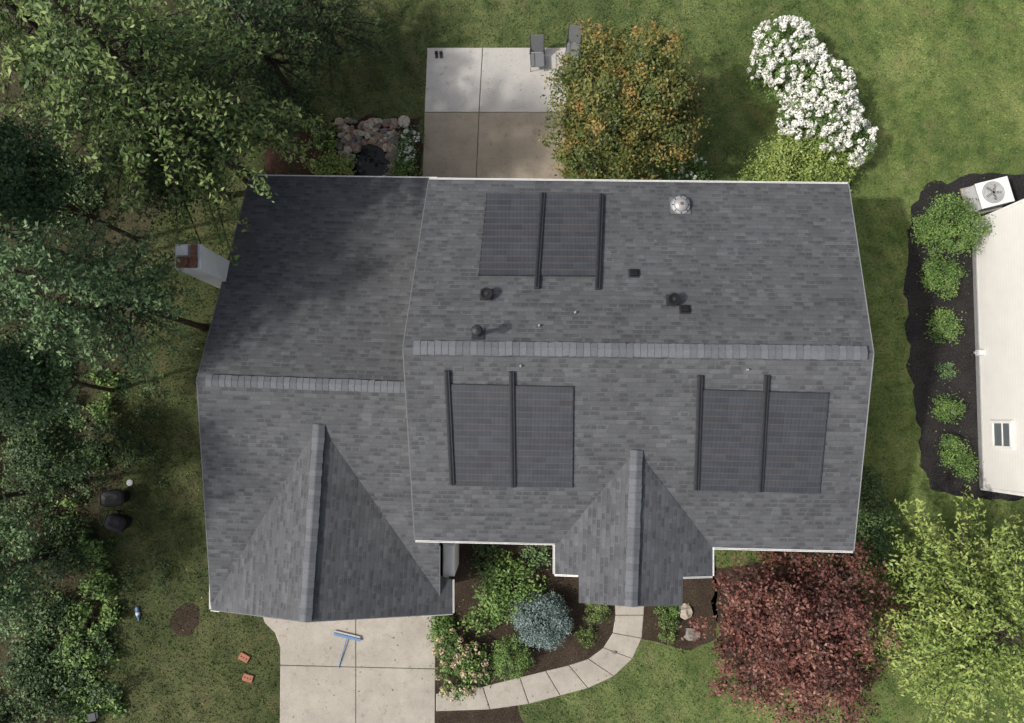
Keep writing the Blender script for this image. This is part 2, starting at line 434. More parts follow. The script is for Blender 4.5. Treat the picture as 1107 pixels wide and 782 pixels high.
def shrub(name, px, py, rpx, h, mat, leaf=0.09, dens=1.0, ry=None, loose=0.1):
    c = P(px, py, h*0.6); k = (HC-h*0.6)/800; R = rpx*k; Ry = (ry or rpx)*k
    bl = [(c.x, c.y, h*0.45, R*0.82, Ry*0.82, h*0.5)]
    for i in range(6):
        a = i*1.05+rng.uniform(-.3, .3); s = rng.uniform(0.32, 0.48)
        bl.append((c.x+R*0.6*math.cos(a), c.y+Ry*0.6*math.sin(a), h*rng.uniform(0.35, 0.6), R*s, Ry*s, h*0.35))
    area = R*Ry*3.14
    nc = int(max(14, area*26*dens))
    C, v, o = blob_leaves(bl, nc, 34, loose+R*0.04, -0.3)
    C[:, 2] = np.maximum(C[:, 2], 0.02)
    e = empty(name)
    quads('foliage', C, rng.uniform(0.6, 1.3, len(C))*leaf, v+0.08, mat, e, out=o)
    b = B()
    for i in range(5):
        a = rng.uniform(0, 6.28)
        b.tube([(c.x, c.y, -0.02), (c.x+R*0.25*math.cos(a), c.y+Ry*0.25*math.sin(a), h*0.4), (c.x+R*0.6*math.cos(a), c.y+Ry*0.6*math.sin(a), h*0.75)], [0.025, 0.016, 0.005], M['bark'], 5, False)
    b.done('stems', e)
    return e

# ------------------------------------------------------------------ GROUND
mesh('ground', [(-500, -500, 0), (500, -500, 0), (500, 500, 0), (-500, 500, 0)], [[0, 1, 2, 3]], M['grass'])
def px_poly(l, z=0): return [P(x, y, z) for x, y in l]
polys = {}
def region(name, l, z, mat, wob=0.0, seed=0):
    p = px_poly(l); polys[name] = [(a.x, a.y) for a in p]
    return sheet(name, p, z, mat, None, wob=wob, seed=seed)
region('forest_floor', [(-400, -300), (300, -300), (330, 40), (280, 90), (190, 190), (150, 280), (160, 360), (100, 430), (125, 520), (95, 600), (115, 700), (90, 900), (-400, 1000)], 0.004, M['soil'], 0.5, 1)
region('pond_border_soil', [(285, 145), (345, 140), (372, 128), (455, 125), (460, 230), (290, 230)], 0.006, M['redsoil'], 0.3, 2)
region('front_flower_bed', [(470, 560), (700, 560), (667, 655), (664, 690), (640, 720), (600, 735), (520, 745), (468, 762)], 0.006, M['mulch'], 0.0, 3)
region('side_flower_bed', [(693, 600), (775, 600), (775, 690), (745, 702), (712, 695), (692, 690)], 0.006, M['mulch'], 0.15, 4)
region('walk_edge_bed', [(470, 768), (560, 762), (575, 800), (470, 800)], 0.006, M['mulch'], 0.15, 4)
region('neighbor_mulch_bed', [(984, 225), (994, 208), (1012, 197), (1060, 188), (1160, 188), (1160, 545), (1040, 538), (1010, 530), (996, 505), (990, 450), (981, 380), (979, 300)], 0.006, M['mulchd'], 0.28, 5)
region('maple_mulch_ring', [(770, 610), (930, 610), (940, 690), (900, 740), (820, 745), (775, 700)], 0.006, M['mulch'], 0.3, 6)
c0 = P(201, 673); dp = [(c0.x+0.58*math.cos(a)*(1+.12*math.sin(3*a)), c0.y+0.56*math.sin(a)) for a in np.linspace(0, 6.28, 20, endpoint=False)]
polys['bare_dirt_patch'] = dp
sheet('bare_dirt_patch', [Vector((x, y, 0)) for x, y in dp], 0.007, M['mulch'], wob=0.25, seed=9)

# driveway ---------------------------------------------------------
def slab_set(name, lst, top, th=0.10):
    e = empty(name)
    for i, (pts, mat) in enumerate(lst):
        p = px_poly(pts); c = sum(p, Vector())/len(p)
        q = []
        for a in p:
            d = a-c; q.append(c+d*(1-0.018/max(d.length, 0.1)))
        b = B(); q = ccw(q); n = len(q)
        ins = [c+(a-c)*(1-0.03/max((a-c).length, .1)) for a in q]
        vs = [Vector((a.x, a.y, top-th)) for a in q]+[Vector((a.x, a.y, top-0.012)) for a in q]+[Vector((a.x, a.y, top)) for a in ins]
        fs = [[k, (k+1) % n, n+(k+1) % n, n+k] for k in range(n)]+[[n+k, n+(k+1) % n, 2*n+(k+1) % n, 2*n+k] for k in range(n)]+[[2*n+k for k in range(n)]]
        b.add(vs, fs, mat); b.done('slab_%d' % i, e)
    return e
K = M['conc']
slab_set('concrete_driveway', [
 ([(276, 640), (385, 640), (385, 721), (303, 719), (303, 700), (297, 684), (286, 673)], K),
 ([(385, 640), (471, 640), (471, 723), (385, 721)], K),
 ([(303, 719), (385, 721), (385, 830), (302, 830)], K),
 ([(385, 721), (471, 723), (470, 830), (385, 830)], K)], 0.035)
polys['drv'] = [(p.x, p.y) for p in px_poly([(276, 640), (471, 640), (470, 830), (302, 830), (303, 700), (286, 673)])]
outer = [(698, 640), (696, 665), (694, 690), (684, 712), (664, 731), (636, 744), (606, 752), (572, 761), (530, 767), (471, 769)]
inner = [(664, 640), (665, 665), (662, 684), (652, 700), (636, 712), (615, 719), (590, 725), (562, 732), (522, 742), (471, 750)]
slab_set('concrete_walkway', [([outer[i], outer[i+1], inner[i+1], inner[i]], K) for i in range(9)], 0.035)
polys['walk'] = [(p.x, p.y) for p in px_poly(outer+inner[::-1])]
slab_set('concrete_patio', [
 ([(462, 52), (522, 52), (518, 122), (459, 122)], M['concl']),
 ([(522, 52), (616, 52), (612, 122), (518, 122)], M['concl']),
 ([(459, 122), (518, 122), (514, 215), (456, 215)], M['conct']),
 ([(518, 122), (612, 122), (610, 215), (514, 215)], M['conct'])], 0.05)
polys['patio'] = [(p.x, p.y) for p in px_poly([(462, 52), (616, 52), (610, 215), (456, 215)])]

# ------------------------------------------------------------------ HOUSE
house = empty('shingled_house')
ZE, ZR = 5.3, 7.4
mBL, mBR = P(464, 194, ZE), P(917, 199, ZE)
mFL, mFR = P(449, 584, ZE), P(923, 596, ZE)
rL, rR = P(436, 376, ZR), P(944, 382, ZR)
pb = Plane(rL, rR, (mBL+mBR)/2); pf = Plane(rL, rR, (mFL+mFR)/2)
for p, pl in ((mBL, pb), (mBR, pb), (mFL, pf), (mFR, pf)): p.z = pl.z(p.x, p.y)
roof_slab('main_roof_back', [rL, rR, mBR, mBL], house)
roof_slab('main_roof_front', [rL, rR, mFR, mFL], house)
# wing
WE, WR = 2.7, 5.6
wBL, wBR = P(271, 190, WE), P(472, 192, WE)
wRL = P(213, 411, WR); wRR = P(437, 419, WR); wRR = wRL+(wRR-wRL).normalized()*((-2.35-wRL.x)/((wRR-wRL).normalized().x))
wFL = P(228, 655, WE); wFR = P(475, 655, WE)
wb = Plane(wRL, wRR, wBL); wf = Plane(wRL, wRR, (wFL+wFR)/2)
for p, pl in ((wBL, wb), (wBR, wb), (wFL, wf), (wFR, wf)): p.z = pl.z(p.x, p.y)
roof_slab('wing_roof_back', [wRL, wRR, wBR, wBL], house)
sR = wf.at(475, 590)
roof_slab('wing_roof_front', [wRL, wRR, sR, wFR, wFL], house)
# garage cross gable
gA = wf.at(345, 459, 0.02); gF = P(330, 672, gA.z-0.02)
gCL = P(228, 659, WE-0.05); gCR = P(489, 663, WE-0.05)
gl = Plane(gA, gF, gCL); gr = Plane(gA, gF, gCR)
roof_slab('garage_gable_left', [gA, gF, gCL, gl.at(228, 640)], house)
roof_slab('garage_gable_right', [gA, gF, gCR, gr.at(489, 627), gr.at(477, 624)], house)
# entry cross gable
eA = pf.at(688, 487, 0.02); eF = P(682, 656, eA.z-0.02)
eL = P(600, 621, ZE-0.02); eRr = P(770, 623, ZE-0.02)
el = Plane(eA, eF, eL); er = Plane(eA, eF, eRr)
roof_slab('entry_gable_left', [eA, eF, el.at(626, 652), el.at(626, 622), eL, el.at(600, 589)], house)
roof_slab('entry_gable_right', [eA, eF, er.at(738, 655), er.at(738, 624), eRr, er.at(770, 592)], house)

def ridge_cap(name, a, b, halfw, drop, step=0.21, lift=0.07, seed=0):
    d = (b-a); L = d.length; d.normalize(); s = Vector((0, 0, 1)).cross(d).normalized()
    n = int(L/step); r = np.random.default_rng(seed); bb = B()
    for i in range(n):
        p0 = a+d*(i*L/n); p1 = a+d*((i+0.97)*L/n)
        z0, z1 = lift+0.010, lift+0.022
        q = []
        for p, z in ((p0, z0), (p1, z1)):
            for k, dr in ((-1, drop), (-0.12, 0.0), (0.12, 0.0), (1, drop)):
                q.append(p+s*halfw*k*(1+.04*r.normal()*(abs(k) == 1))+Vector((0, 0, z-dr)))
        q2 = [v-Vector((0, 0, 0.05)) for v in q]
        fs = [[0, 1, 5, 4], [1, 2, 6, 5], [2, 3, 7, 6], [0, 8, 9, 1], [1, 9, 10, 2], [2, 10, 11, 3], [0, 4, 12, 8], [3, 11, 15, 7], [4, 5, 13, 12], [5, 6, 14, 13], [6, 7, 15, 14]]
        bb.add(q+q2, fs, M['capl'] if r.random() < 0.55 else M['capm'])
    for k in (-1, 1):
        q = [a+s*halfw*k*0.97+Vector((0, 0, lift-drop-0.03)), b+s*halfw*k*0.97+Vector((0, 0, lift-drop-.03)), b+Vector((0, 0, lift-.02)), a+Vector((0, 0, lift-.02))]
        bb.add(q+[v-Vector((0, 0, 0.06)) for v in q], [[0, 1, 2, 3], [0, 4, 5, 1], [2, 6, 7, 3], [0, 3, 7, 4], [1, 5, 6, 2]], M['darkm'])
    return bb.done(name, house)
U03 = Vector((0, 0, .03))
ridge_cap('main_ridge_vent', rL.lerp(rR, 0.022)+U03, rL.lerp(rR, 0.985)+U03, 0.21, 0.055, seed=1)
ridge_cap('wing_ridge_vent', wRL.lerp(wRR, 0.04)+U03, wRR+U03, 0.19, 0.055, seed=2)
ridge_cap('garage_ridge_vent', gA, gF, 0.20, 0.09, seed=3)
ridge_cap('entry_ridge_vent', eA, eF, 0.20, 0.07, seed=4)
rk = B()
def rake(a, b, outd, w=0.035, mat=None):
    d = (b-a); L = d.length; d.normalize(); Y = Vector((0, 0, 1)).cross(d).normalized()
    if Y.dot(Vector(outd)) < 0: Y = -Y
    rk.box((a+b)/2+Y*(w/2)-Vector((0, 0, .05)), (L, w, 0.09), mat or M['rake'], ax=(d, Y, d.cross(Y)))
rake(mBL, rL, (-1, 0, 0)); rake(rL, mFL, (-1, 0, 0)); rake(mBR, rR, (1, 0, 0), .04, M['rakel']); rake(rR, mFR, (1, 0, 0), .04, M['rakel'])
rake(wBL, wRL, (-1, 0, 0)); rake(wRL, wFL, (-1, 0, 0)); rake(sR, wFR, (1, 0, 0), 0.03)
rake(gF, gCL, (0, -1, 0)); rake(gF, gCR, (0, -1, 0))
rk.done('rake_edges', house)
gut = B()
def gutter(a, b, outd, w=0.065, z=-0.07):
    a = Vector(a); b = Vector(b); d = (b-a); L = d.length; d.normalize()
    Y = Vector((0, 0, 1)).cross(d).normalized()
    if Y.dot(Vector(outd)) < 0: Y = -Y
    Zz = d.cross(Y); c = (a+b)/2+Vector((0, 0, z))
    gut.box(c+Y*0.012, (L, 0.022, 0.11), M['white'], ax=(d, Y, Zz)); gut.box(c+Y*(w-.010), (L, 0.020, 0.11), M['white'], ax=(d, Y, Zz))
    gut.box(c+Y*(w/2)-Vector((0, 0, .045)), (L*.999, w-.045, 0.015), M['lgrey'], ax=(d, Y, Zz))
gutter(mBL, mBR, (0, 1, 0)); gutter(mFL, P(600, 587.5, ZE), (0, -1, 0)); gutter(P(770, 592, ZE), mFR, (0, -1, 0))
gutter(wBL, wBR, (0, 1, 0), 0.05)
gutter(el.at(600, 589), eL, (-1, 0, 0)); gutter(eL, el.at(626, 622), (0, -1, 0), 0.06)
gutter(er.at(770, 592), eRr, (1, 0, 0)); gutter(eRr, er.at(738, 624), (0, -1, 0), 0.06)
gutter(gr.at(489, 627), gCR, (1, 0, 0)); gutter(gCR, gCR+(gF-gCR)*0.22, (0, -1, 0), 0.06)
gutter(gCL, gl.at(228, 620), (-1, 0, 0), 0.07); gutter(gCL, gCL+(gF-gCL)*0.10, (0, -1, 0), 0.06)
gut.done('gutters', house)
# walls
def inset(pts, d):
    c = sum(pts, Vector())/len(pts)
    return [p+Vector((-d if p.x > c.x else d, -d if p.y > c.y else d, 0)) for p in pts]
wl = B()
def gable_walls(BL, BR, FR, FL, RL, RR, ze, zr, d=0.35):
    a, b, c, e = inset([BL, BR, FR, FL], d)
    zz = ze-0.06
    lo = [Vector((p.x, p.y, 0)) for p in (a, b, c, e)]; hi = [Vector((p.x, p.y, zz)) for p in (a, b, c, e)]
    r1 = Vector((max(a.x, e.x)*0.5+min(a.x, e.x)*0.5, RL.y, zr-0.25)); r2 = Vector((b.x*0.5+c.x*0.5, RR.y, zr-0.25))
    wl.add(lo+hi+[r1, r2], [[0, 4, 5, 1], [2, 6, 7, 3], [1, 5, 9, 6, 2], [3, 7, 8, 4, 0], [4, 8, 9, 5], [7, 6, 9, 8]], M['siding'])
gable_walls(mBL, mBR, mFR, mFL, rL, rR, ZE, ZR)
gable_walls(wBL, Vector((-2.4, wBR.y, 0)), Vector((-2.5, wFR.y, 0)), wFL, wRL, Vector((-2.4, wRR.y, 0)), WE, WR)
x0, x1 = eL.x+0.3, eRr.x-0.3; y0 = eL.y+0.25
wl.add([(x0, -3.6, 0), (x0, y0, 0), (x1, y0, 0), (x1, -3.6, 0), (x0, -3.6, ZE-.1), (x0, y0, ZE-.1), (x1, y0, ZE-.1), (x1, -3.6, ZE-.1), ((x0+x1)/2, y0, eF.z-.25), ((x0+x1)/2, -3.6, eF.z-.25)],
       [[0, 4, 5, 1], [1, 5, 8, 6, 2], [2, 6, 7, 3]], M['siding'])
gy = gCL.y+0.3
wl.add([(gCL.x+.4, gy, 0), (gCR.x-.35, gy, 0), (gCR.x-.35, gy, WE-.1), (gF.x, gy, gF.z-.25), (gCL.x+.4, gy, WE-.1), (gCR.x-.35, gy+1.3, 0), (gCR.x-.35, gy+1.3, WE-.1), (gCL.x+.4, gy+.6, 0), (gCL.x+.4, gy+.6, WE-.1)],
       [[0, 1, 2, 3, 4], [1, 5, 6, 2], [7, 0, 4, 8]], M['siding'])
wl.done('walls', house)
b = B()
c = P(485, 606, 2.45); b.box((c.x, c.y+.0, 1.225), (0.42, 1.15, 2.45), M['white'])
b.done('side_entry_wall', house)
b = B()
for i in range(4): b.box((gF.x, gy-0.03, 0.30+i*0.54), (4.9, 0.05, 0.52), M['white'])
b.done('garage_door', house)
b = B(); xm = (x0+x1)/2
b.box((xm, y0-0.03, 1.05), (0.95, 0.06, 2.1), M['terra']); b.box((xm-.55, y0-.03, 1.08), (0.1, 0.09, 2.2), M['white']); b.box((xm+.55, y0-.03, 1.08), (0.1, 0.09, 2.2), M['white'])
b.done('front_door', house)
b = B(); fy = mFL.y+0.35
def window(b, c, w, h, ax):
    X = Vector(ax); N = X.cross(Vector((0, 0, 1))); c = Vector(c)
    b.box(c, (w, 0.04, h), M['glass'], ax=(X, -N, Vector((0, 0, 1))))
    for s in (-1, 1):
        b.box(c+X*s*(w/2+.05)+N*.01, (0.1, 0.08, h+.2), M['white'], ax=(X, -N, Vector((0, 0, 1))))
        b.box(c+Vector((0, 0, s*(h/2+.05)))+N*.01, (w, 0.07, 0.1), M['white'], ax=(X, -N, Vector((0, 0, 1))))
    b.box(c+N*.012, (w, 0.045, 0.05), M['white'], ax=(X, -N, Vector((0, 0, 1))))
for x in (-1.2, 7.2, 9.4):
    for z in (1.5, 4.1): window(b, (x, fy-0.12, z), 1.0, 1.3, (1, 0, 0))
for x in (0, 3, 6, 9):
    for z in (1.5, 4.1): window(b, (x, mBL.y-0.28, z), 1.0, 1.3, (-1, 0, 0))
b.done('windows', house)
# chimney
b = B()
def cpt(px, py): return P(px, py, 6.3)
ch = ccw([cpt(191, 265), cpt(219, 266), cpt(218, 292), cpt(190, 291)])
b.prism(ch, 0, 6.3, M['white'])
cc = sum(ch, Vector())/4
b.box((cc.x, cc.y, 6.33), (0.86, 0.84, 0.07), M['lgrey'])
b.box((cc.x-.02, cc.y-.18, 6.40), (0.66, 0.34, 0.10), M['rust'])
b.box((cc.x-.17, cc.y+.20, 6.42), (0.40, 0.34, 0.14), M['lgrey'])
b.box((cc.x+.20, cc.y+.18, 6.43), (0.18, 0.40, 0.16), M['rust'])
b.lathe((cc.x-.05, cc.y-.18, 6.42), [(0.11, 0), (0.11, 0.10), (0.13, 0.11), (0.13, 0.13), (0.02, 0.15)], M['rust'], 12)
b.done('chimney', house)
# roof penetrations
def vent(kind, px, py, pl, name):
    p = pl.at(px, py); b = B()
    s = Vector((0, 0, 1)).cross(pl.n).normalized(); ax = (s, pl.n.cross(s), pl.n)
    if kind == 'tube':
        b.box(p+pl.n*0.02, (0.66, 0.66, 0.03), M['capl'], ax=ax)
        b.lathe(p, [(0.33, 0), (0.31, 0.10), (0.30, 0.15), (0.24, 0.17)], M['grey'], 20)
        b.lathe(p+Vector((0, 0, .17)), [(0.24, 0), (0.21, 0.07), (0.13, 0.12), (0.02, 0.14)], M['grey'], 20)
        for k in range(8): b.box(p+Vector((.27*math.cos(k*.785), .27*math.sin(k*.785), .17)), (0.05, 0.03, 0.03), M['darkm'], k*.785)
        b.lathe(p+Vector((0, 0, .31)), [(0.06, 0), (0.05, 0.02)], M['rust'], 10)
    elif kind == 'cap':
        b.box(p+pl.n*0.015, (0.40, 0.40, 0.03), M['darkm'], ax=ax)
        b.lathe(p, [(0.12, 0), (0.11, 0.22), (0.19, 0.24), (0.19, 0.30), (0.14, 0.30), (0.13, 0.26)], M['black'], 14)
        b.lathe(p+Vector((0, 0, .26)), [(0.05, 0), (0.05, 0.03)], M['darkm'], 8)
    elif kind == 'pipe':
        b.box(p+pl.n*0.015, (0.40, 0.40, 0.03), M['darkm'], ax=ax)
        b.lathe(p, [(0.13, 0), (0.07, 0.12), (0.06, 0.72), (0.13, 0.76), (0.17, 0.84), (0.13, 0.95), (0.03, 1.0)], M['darkm'], 14)
    elif kind == 'box':
        b.box(p+pl.n*0.06, (0.24, 0.22, 0.12), M['black'], ax=ax); b.box(p+pl.n*0.015, (0.34, 0.30, 0.03), M['darkm'], ax=ax)
    else:
        b.lathe(p, [(0.045, 0), (0.03, 0.05), (0.025, 0.12), (0.01, 0.13)], M['grey'], 10)
    b.done(name, house)
vent('tube', 735, 223, pb, 'tubular_roof_vent')
vent('cap', 526, 319, pb, 'round_roof_vent'); vent('cap', 727, 325, pb, 'round_roof_vent')
vent('pipe', 517, 361, pb, 'vent_pipe'); vent('box', 685, 296, pb, 'square_roof_vent'); vent('box', 740, 335, pb, 'square_roof_vent')
vent('stub', 583, 352, pb, 'roof_anchor'); vent('stub', 622, 338, pb, 'roof_anchor'); vent('stub', 563, 396, pf, 'roof_anchor'); vent('stub', 808, 400, pf, 'roof_anchor')

# ------------------------------------------------------------------ SOLAR ARRAYS
def solar(corners, bars, pl, rows):
    e = empty('solar_panel_array')
    TL, TR, BR, BL = [pl.at(x, y, 0.03) for x, y in corners]
    vs = []; fs = []; vv = []; uv = []
    rr = np.random.default_rng(5); ncol = 9
    down = 1 if pl is pf else 0
    for r in range(rows):
        for c in range(ncol):
            t0, t1 = r/rows, (r+1)/rows; s0, s1 = c/ncol, (c+1)/ncol
            q = []
            for t, s in ((t0, s0), (t0, s1), (t1, s1), (t1, s0)):
                p = TL.lerp(TR, s).lerp(BL.lerp(BR, s), t)
                hi = (t == t1) if down else (t == t0)
                q.append(p+pl.n*(0.035 if hi else 0.012))
            o = len(vs); vs += q+[p-pl.n*0.035 for p in q]
            for f in ([3, 2, 1, 0], [0, 1, 5, 4], [2, 3, 7, 6], [1, 2, 6, 5], [3, 0, 4, 7]):
                fs.append([k+o for k in f]); vv.append(rr.random())
                for k in f:
                    kk = k % 4; p = vs[o+kk]; uv.append(((p-TL).dot((TR-TL).normalized()), [0, 0, 1, 1][kk]))
    o = mesh('solar_tiles', vs, fs, M['pv'], e)
    at = o.data.attributes.new('v', 'FLOAT', 'FACE'); at.data.foreach_set('value', vv)
    ul = o.data.uv_layers.new(name='UVMap'); ul.data.foreach_set('uv', [x for p in uv for x in p])
    b = B()
    for (x0_, y0_, x1_, y1_) in bars:
        a = pl.at(x0_, y0_, 0.07); c = pl.at(x1_, y1_, 0.07); d = (c-a); L = d.length; d.normalize()
        S = pl.n.cross(d).normalized()
        b.box((a+c)/2, (L, 0.16, 0.09), M['darkm'], ax=(d, S, d.cross(S)))
        b.box((a+c)/2+pl.n*0.035, (L*0.995, 0.05, 0.05), M['black'], ax=(d, S, d.cross(S)))
    fr = [(TL, TR), (TR, BR), (BR, BL), (BL, TL)]
    for a, c in fr:
        d = (c-a); L = d.length; d.normalize(); S = pl.n.cross(d).normalized()
        b.box((a+c)/2+pl.n*0.005-S*0.015, (L+.03, 0.03, 0.045), M['darkm'], ax=(d, S, d.cross(S)))
    b.done('wire_raceways', e)
solar([(526, 209), (651, 210), (649, 299), (517, 298)], [(587, 209, 580, 312), (650, 210, 646, 313)], pb, 13)
solar([(486, 415), (620, 418), (619, 527), (489, 525)], [(483, 401, 489, 524), (553, 402, 555, 527)], pf, 16)
solar([(757, 421), (896, 425), (886, 533), (753, 530)], [(757, 406, 753, 530), (829, 406, 822, 532)], pf, 16)

# ------------------------------------------------------------------ NEIGHBOUR HOUSE
nh = empty('neighbor_house')
a = P(1051, 241); c = P(1060, 528)
d = (c-a).normalized(); X = Vector((-d.y, d.x, 0)); X = X if X.x > 0 else -X
W = 10.0; Z = Vector((0, 0, 1))
p = [a, c, c+X*W, a+X*W]; b = B(); hh = 5.2
rm0 = (p[0]+p[3])/2+Z*(hh+2.6); rm1 = (p[1]+p[2])/2+Z*(hh+2.6)
b.add(p+[q+Z*hh for q in p]+[rm0, rm1], [[0, 4, 5, 1], [1, 5, 9, 6, 2], [2, 6, 7, 3], [3, 7, 8, 4, 0]], M['nsiding'])
b.box((a+c)/2-X*.015+Z*.12, ((c-a).length, 0.05, 0.24), M['grey'], ax=(d, X, Z))
for q in (a, c): b.box(q-X*.01+Z*hh/2, (0.12, 0.05, hh-.1), M['white'], ax=(d, X, Z))
b.done('walls', nh)
e0 = p[0]-d*.4+X*-.3; e1 = p[1]+d*.4-X*.3; f0 = p[3]-d*.4+X*.3; f1 = p[2]+d*.4+X*.3
roof_slab('roof_west', [e0+Z*(hh-.1), e1+Z*(hh-.1), rm1+d*.4+Z*.1, rm0-d*.4+Z*.1], nh)
roof_slab('roof_east', [f0+Z*(hh-.1), f1+Z*(hh-.1), rm1+d*.4+Z*.1, rm0-d*.4+Z*.1], nh)
def on_wall(px, py, off=0.0):
    o = a-X*off; r = ray(px, py); return CAMP+r*((o-CAMP).dot(X)/r.dot(X))
b = B(); w0 = on_wall(1073, 470, .03); w1 = on_wall(1095, 470, .03); cz = (w0.z+w1.z)/2; hw = abs(w1.z-w0.z)
cw = on_wall(1083, 470, .03); cw.z = cz
ax = (d, X, Z)
b.box(cw, (0.9, 0.03, hw*.8), M['glass'], ax=ax)
for s in (-1, 1):
    b.box(cw+d*s*.48-X*.02, (0.11, 0.09, hw+.1), M['white'], ax=ax); b.box(cw+Z*s*(hw*.4+.05)-X*.02, (0.86, 0.08, 0.11), M['white'], ax=ax)
b.box(cw+Z*.02-X*.012, (0.86, 0.045, 0.06), M['white'], ax=ax)
b.done('window', nh)
b = B(); q = on_wall(1049, 383, .1); q.z = max(q.z, 0.4)
b.box(q, (0.22, 0.22, 0.3), M['lgrey'], ax=ax); b.box(q-X*.14-Z*.05, (0.1, 0.12, 0.12), M['grey'], ax=ax); b.done('utility_box', nh)
# AC unit
e = empty('air_conditioner_unit'); b = B(); c = P(1076, 208, 0.95); th = math.radians(14)
b.box((c.x, c.y, 0.06), (1.4, 1.2, 0.12), M['conc'], th)
b.box((c.x, c.y, 0.50), (1.28, 1.0, 0.76), M['lgrey'], th)
b.box((c.x, c.y, 0.91), (1.32, 1.04, 0.07), M['white'], th)
for i in range(14):
    z = 0.2+i*0.05; b.box((c.x, c.y, z), (1.30, 1.02, 0.012), M['grey'], th)
b.done('cabinet', e)
b = B()
b.lathe((c.x-.08, c.y, 0.945), [(0.44, 0), (0.44, 0.02), (0.41, 0.02), (0.41, 0.008), (0.01, 0.008)], M['grey'], 28)
for i in range(7):
    r = 0.07+i*0.055; pts = [(c.x-.08+r*math.cos(t), c.y+r*math.sin(t), 0.968) for t in np.linspace(0, 6.283, 25)]
    b.tube(pts, [0.007]*25, M['white'], 4, False)
for i in range(5):
    t = i*1.256; b.box((c.x-.08+.17*math.cos(t), c.y+.17*math.sin(t), 0.958), (0.30, 0.10, 0.006), M['darkm'], t)
b.lathe((c.x-.08, c.y, 0.962), [(0.07, 0), (0.06, 0.015)], M['black'], 14)
b.done('fan', e)

# ------------------------------------------------------------------ YARD OBJECTS
e = empty('garden_pond'); wp = px_poly([(378, 160), (400, 155), (420, 162), (424, 185), (405, 200), (380, 195), (370, 175)])
sheet('water', wp, 0.012, M['water'], e, wob=0.15)
def rock(b, c, r, mat, seed):
    import bmesh
    bm = bmesh.new(); bmesh.ops.create_icosphere(bm, subdivisions=2, radius=1)
    g = np.random.default_rng(seed); sx, sy, sz = g.uniform(0.7, 1.3), g.uniform(0.6, 1.2), g.uniform(0.35, 0.6)
    vs = []
    for v in bm.verts:
        n_ = 1+0.55*noise.noise(v.co*1.4+Vector((seed*3.1, 0, 0))); vs.append(Vector(c)+Vector((v.co.x*sx*r*n_, v.co.y*sy*r*n_, v.co.z*sz*r*n_)))
    b.add(vs, [[v.index for v in f.verts] for f in bm.faces], mat); bm.free()
ms = [simple('stone_%d' % i, c, 0.9, 0.4, 9) for i, c in enumerate([(0.36, 0.28, 0.20), (0.26, 0.18, 0.14), (0.42, 0.37, 0.30), (0.20, 0.18, 0.16)])]
b = B()
for i in range(170):
    px = rng.uniform(366, 430); py = rng.uniform(130, 172)
    if (px-400)**2/22**2+(py-180)**2/24**2 < 1: continue
    q = P(px, py, 0.1); rock(b, (q.x, q.y, rng.uniform(0.03, 0.2)), rng.uniform(0.08, 0.20), ms[rng.integers(4)], i)
for i in range(30):
    t = i/30*6.28; q = P(398+27*math.cos(t), 176+22*math.sin(t)); rock(b, (q.x, q.y, 0.06), rng.uniform(0.09, 0.17), ms[rng.integers(4)], 200+i)
b.done('pond_stones')
b = B(); q = P(437, 132, 0.3)
b.lathe((q.x, q.y, 0), [(0.16, 0), (0.12, 0.05), (0.10, 0.25), (0.24, 0.33), (0.25, 0.37), (0.21, 0.37), (0.05, 0.32)], ms[2], 20); b.done('bird_bath')
for i, (x, y, r) in enumerate([(740, 661, .25), (747, 686, .24), (727, 672, .10), (664, 705, .1)]):
    b = B(); q = P(x, y); rock(b, (q.x, q.y, 0.06), r, ms[3] if i else ms[2], 40+i); b.done('garden_stone')
e = empty('push_broom'); b = B(); a1 = P(361, 685, .1); a2 = P(390, 692, .1); m_ = (a1+a2)/2; d_ = (a2-a1); L = d_.length; ang = math.atan2(d_.y, d_.x)
b.box((m_.x, m_.y, 0.13), (L, 0.10, 0.06), M['blue'], ang); b.box((m_.x, m_.y+.08, 0.10), (L*.97, 0.10, 0.05), M['grey'], ang); b.done('head', e)
b = B(); t_ = P(366, 722, .05); b.tube([(m_.x, m_.y, 0.15), (t_.x, t_.y, 0.06)], [0.022, 0.02], M['blue'], 8); b.done('handle', e)
for (x, y, r) in ((264, 711, -0.5), (268, 733, -0.3)):
    b = B(); q = P(x, y, .05)
    b.box((q.x, q.y, 0.045), (0.40, 0.28, 0.08), M['brickr'], r)
    for k in (-1, 0, 1): b.lathe((q.x+k*.11*math.cos(r), q.y+k*.11*math.sin(r), 0.083), [(0.03, 0), (0.028, 0.004)], M['mulch'], 10)
    b.done('red_brick')
b = B(); q = P(148, 656, .05); q2 = P(150, 671, .05); dd = (q2-q)
b.tube([q, q+dd*.08, q+dd*.7, q+dd*.85, q+dd], [0.05, 0.08, 0.08, 0.03, 0.03], M['blue'], 12); b.tube([q+dd*.4, q+dd*.6], [0.083, 0.083], M['lgrey'], 12); b.done('plastic_bottle')
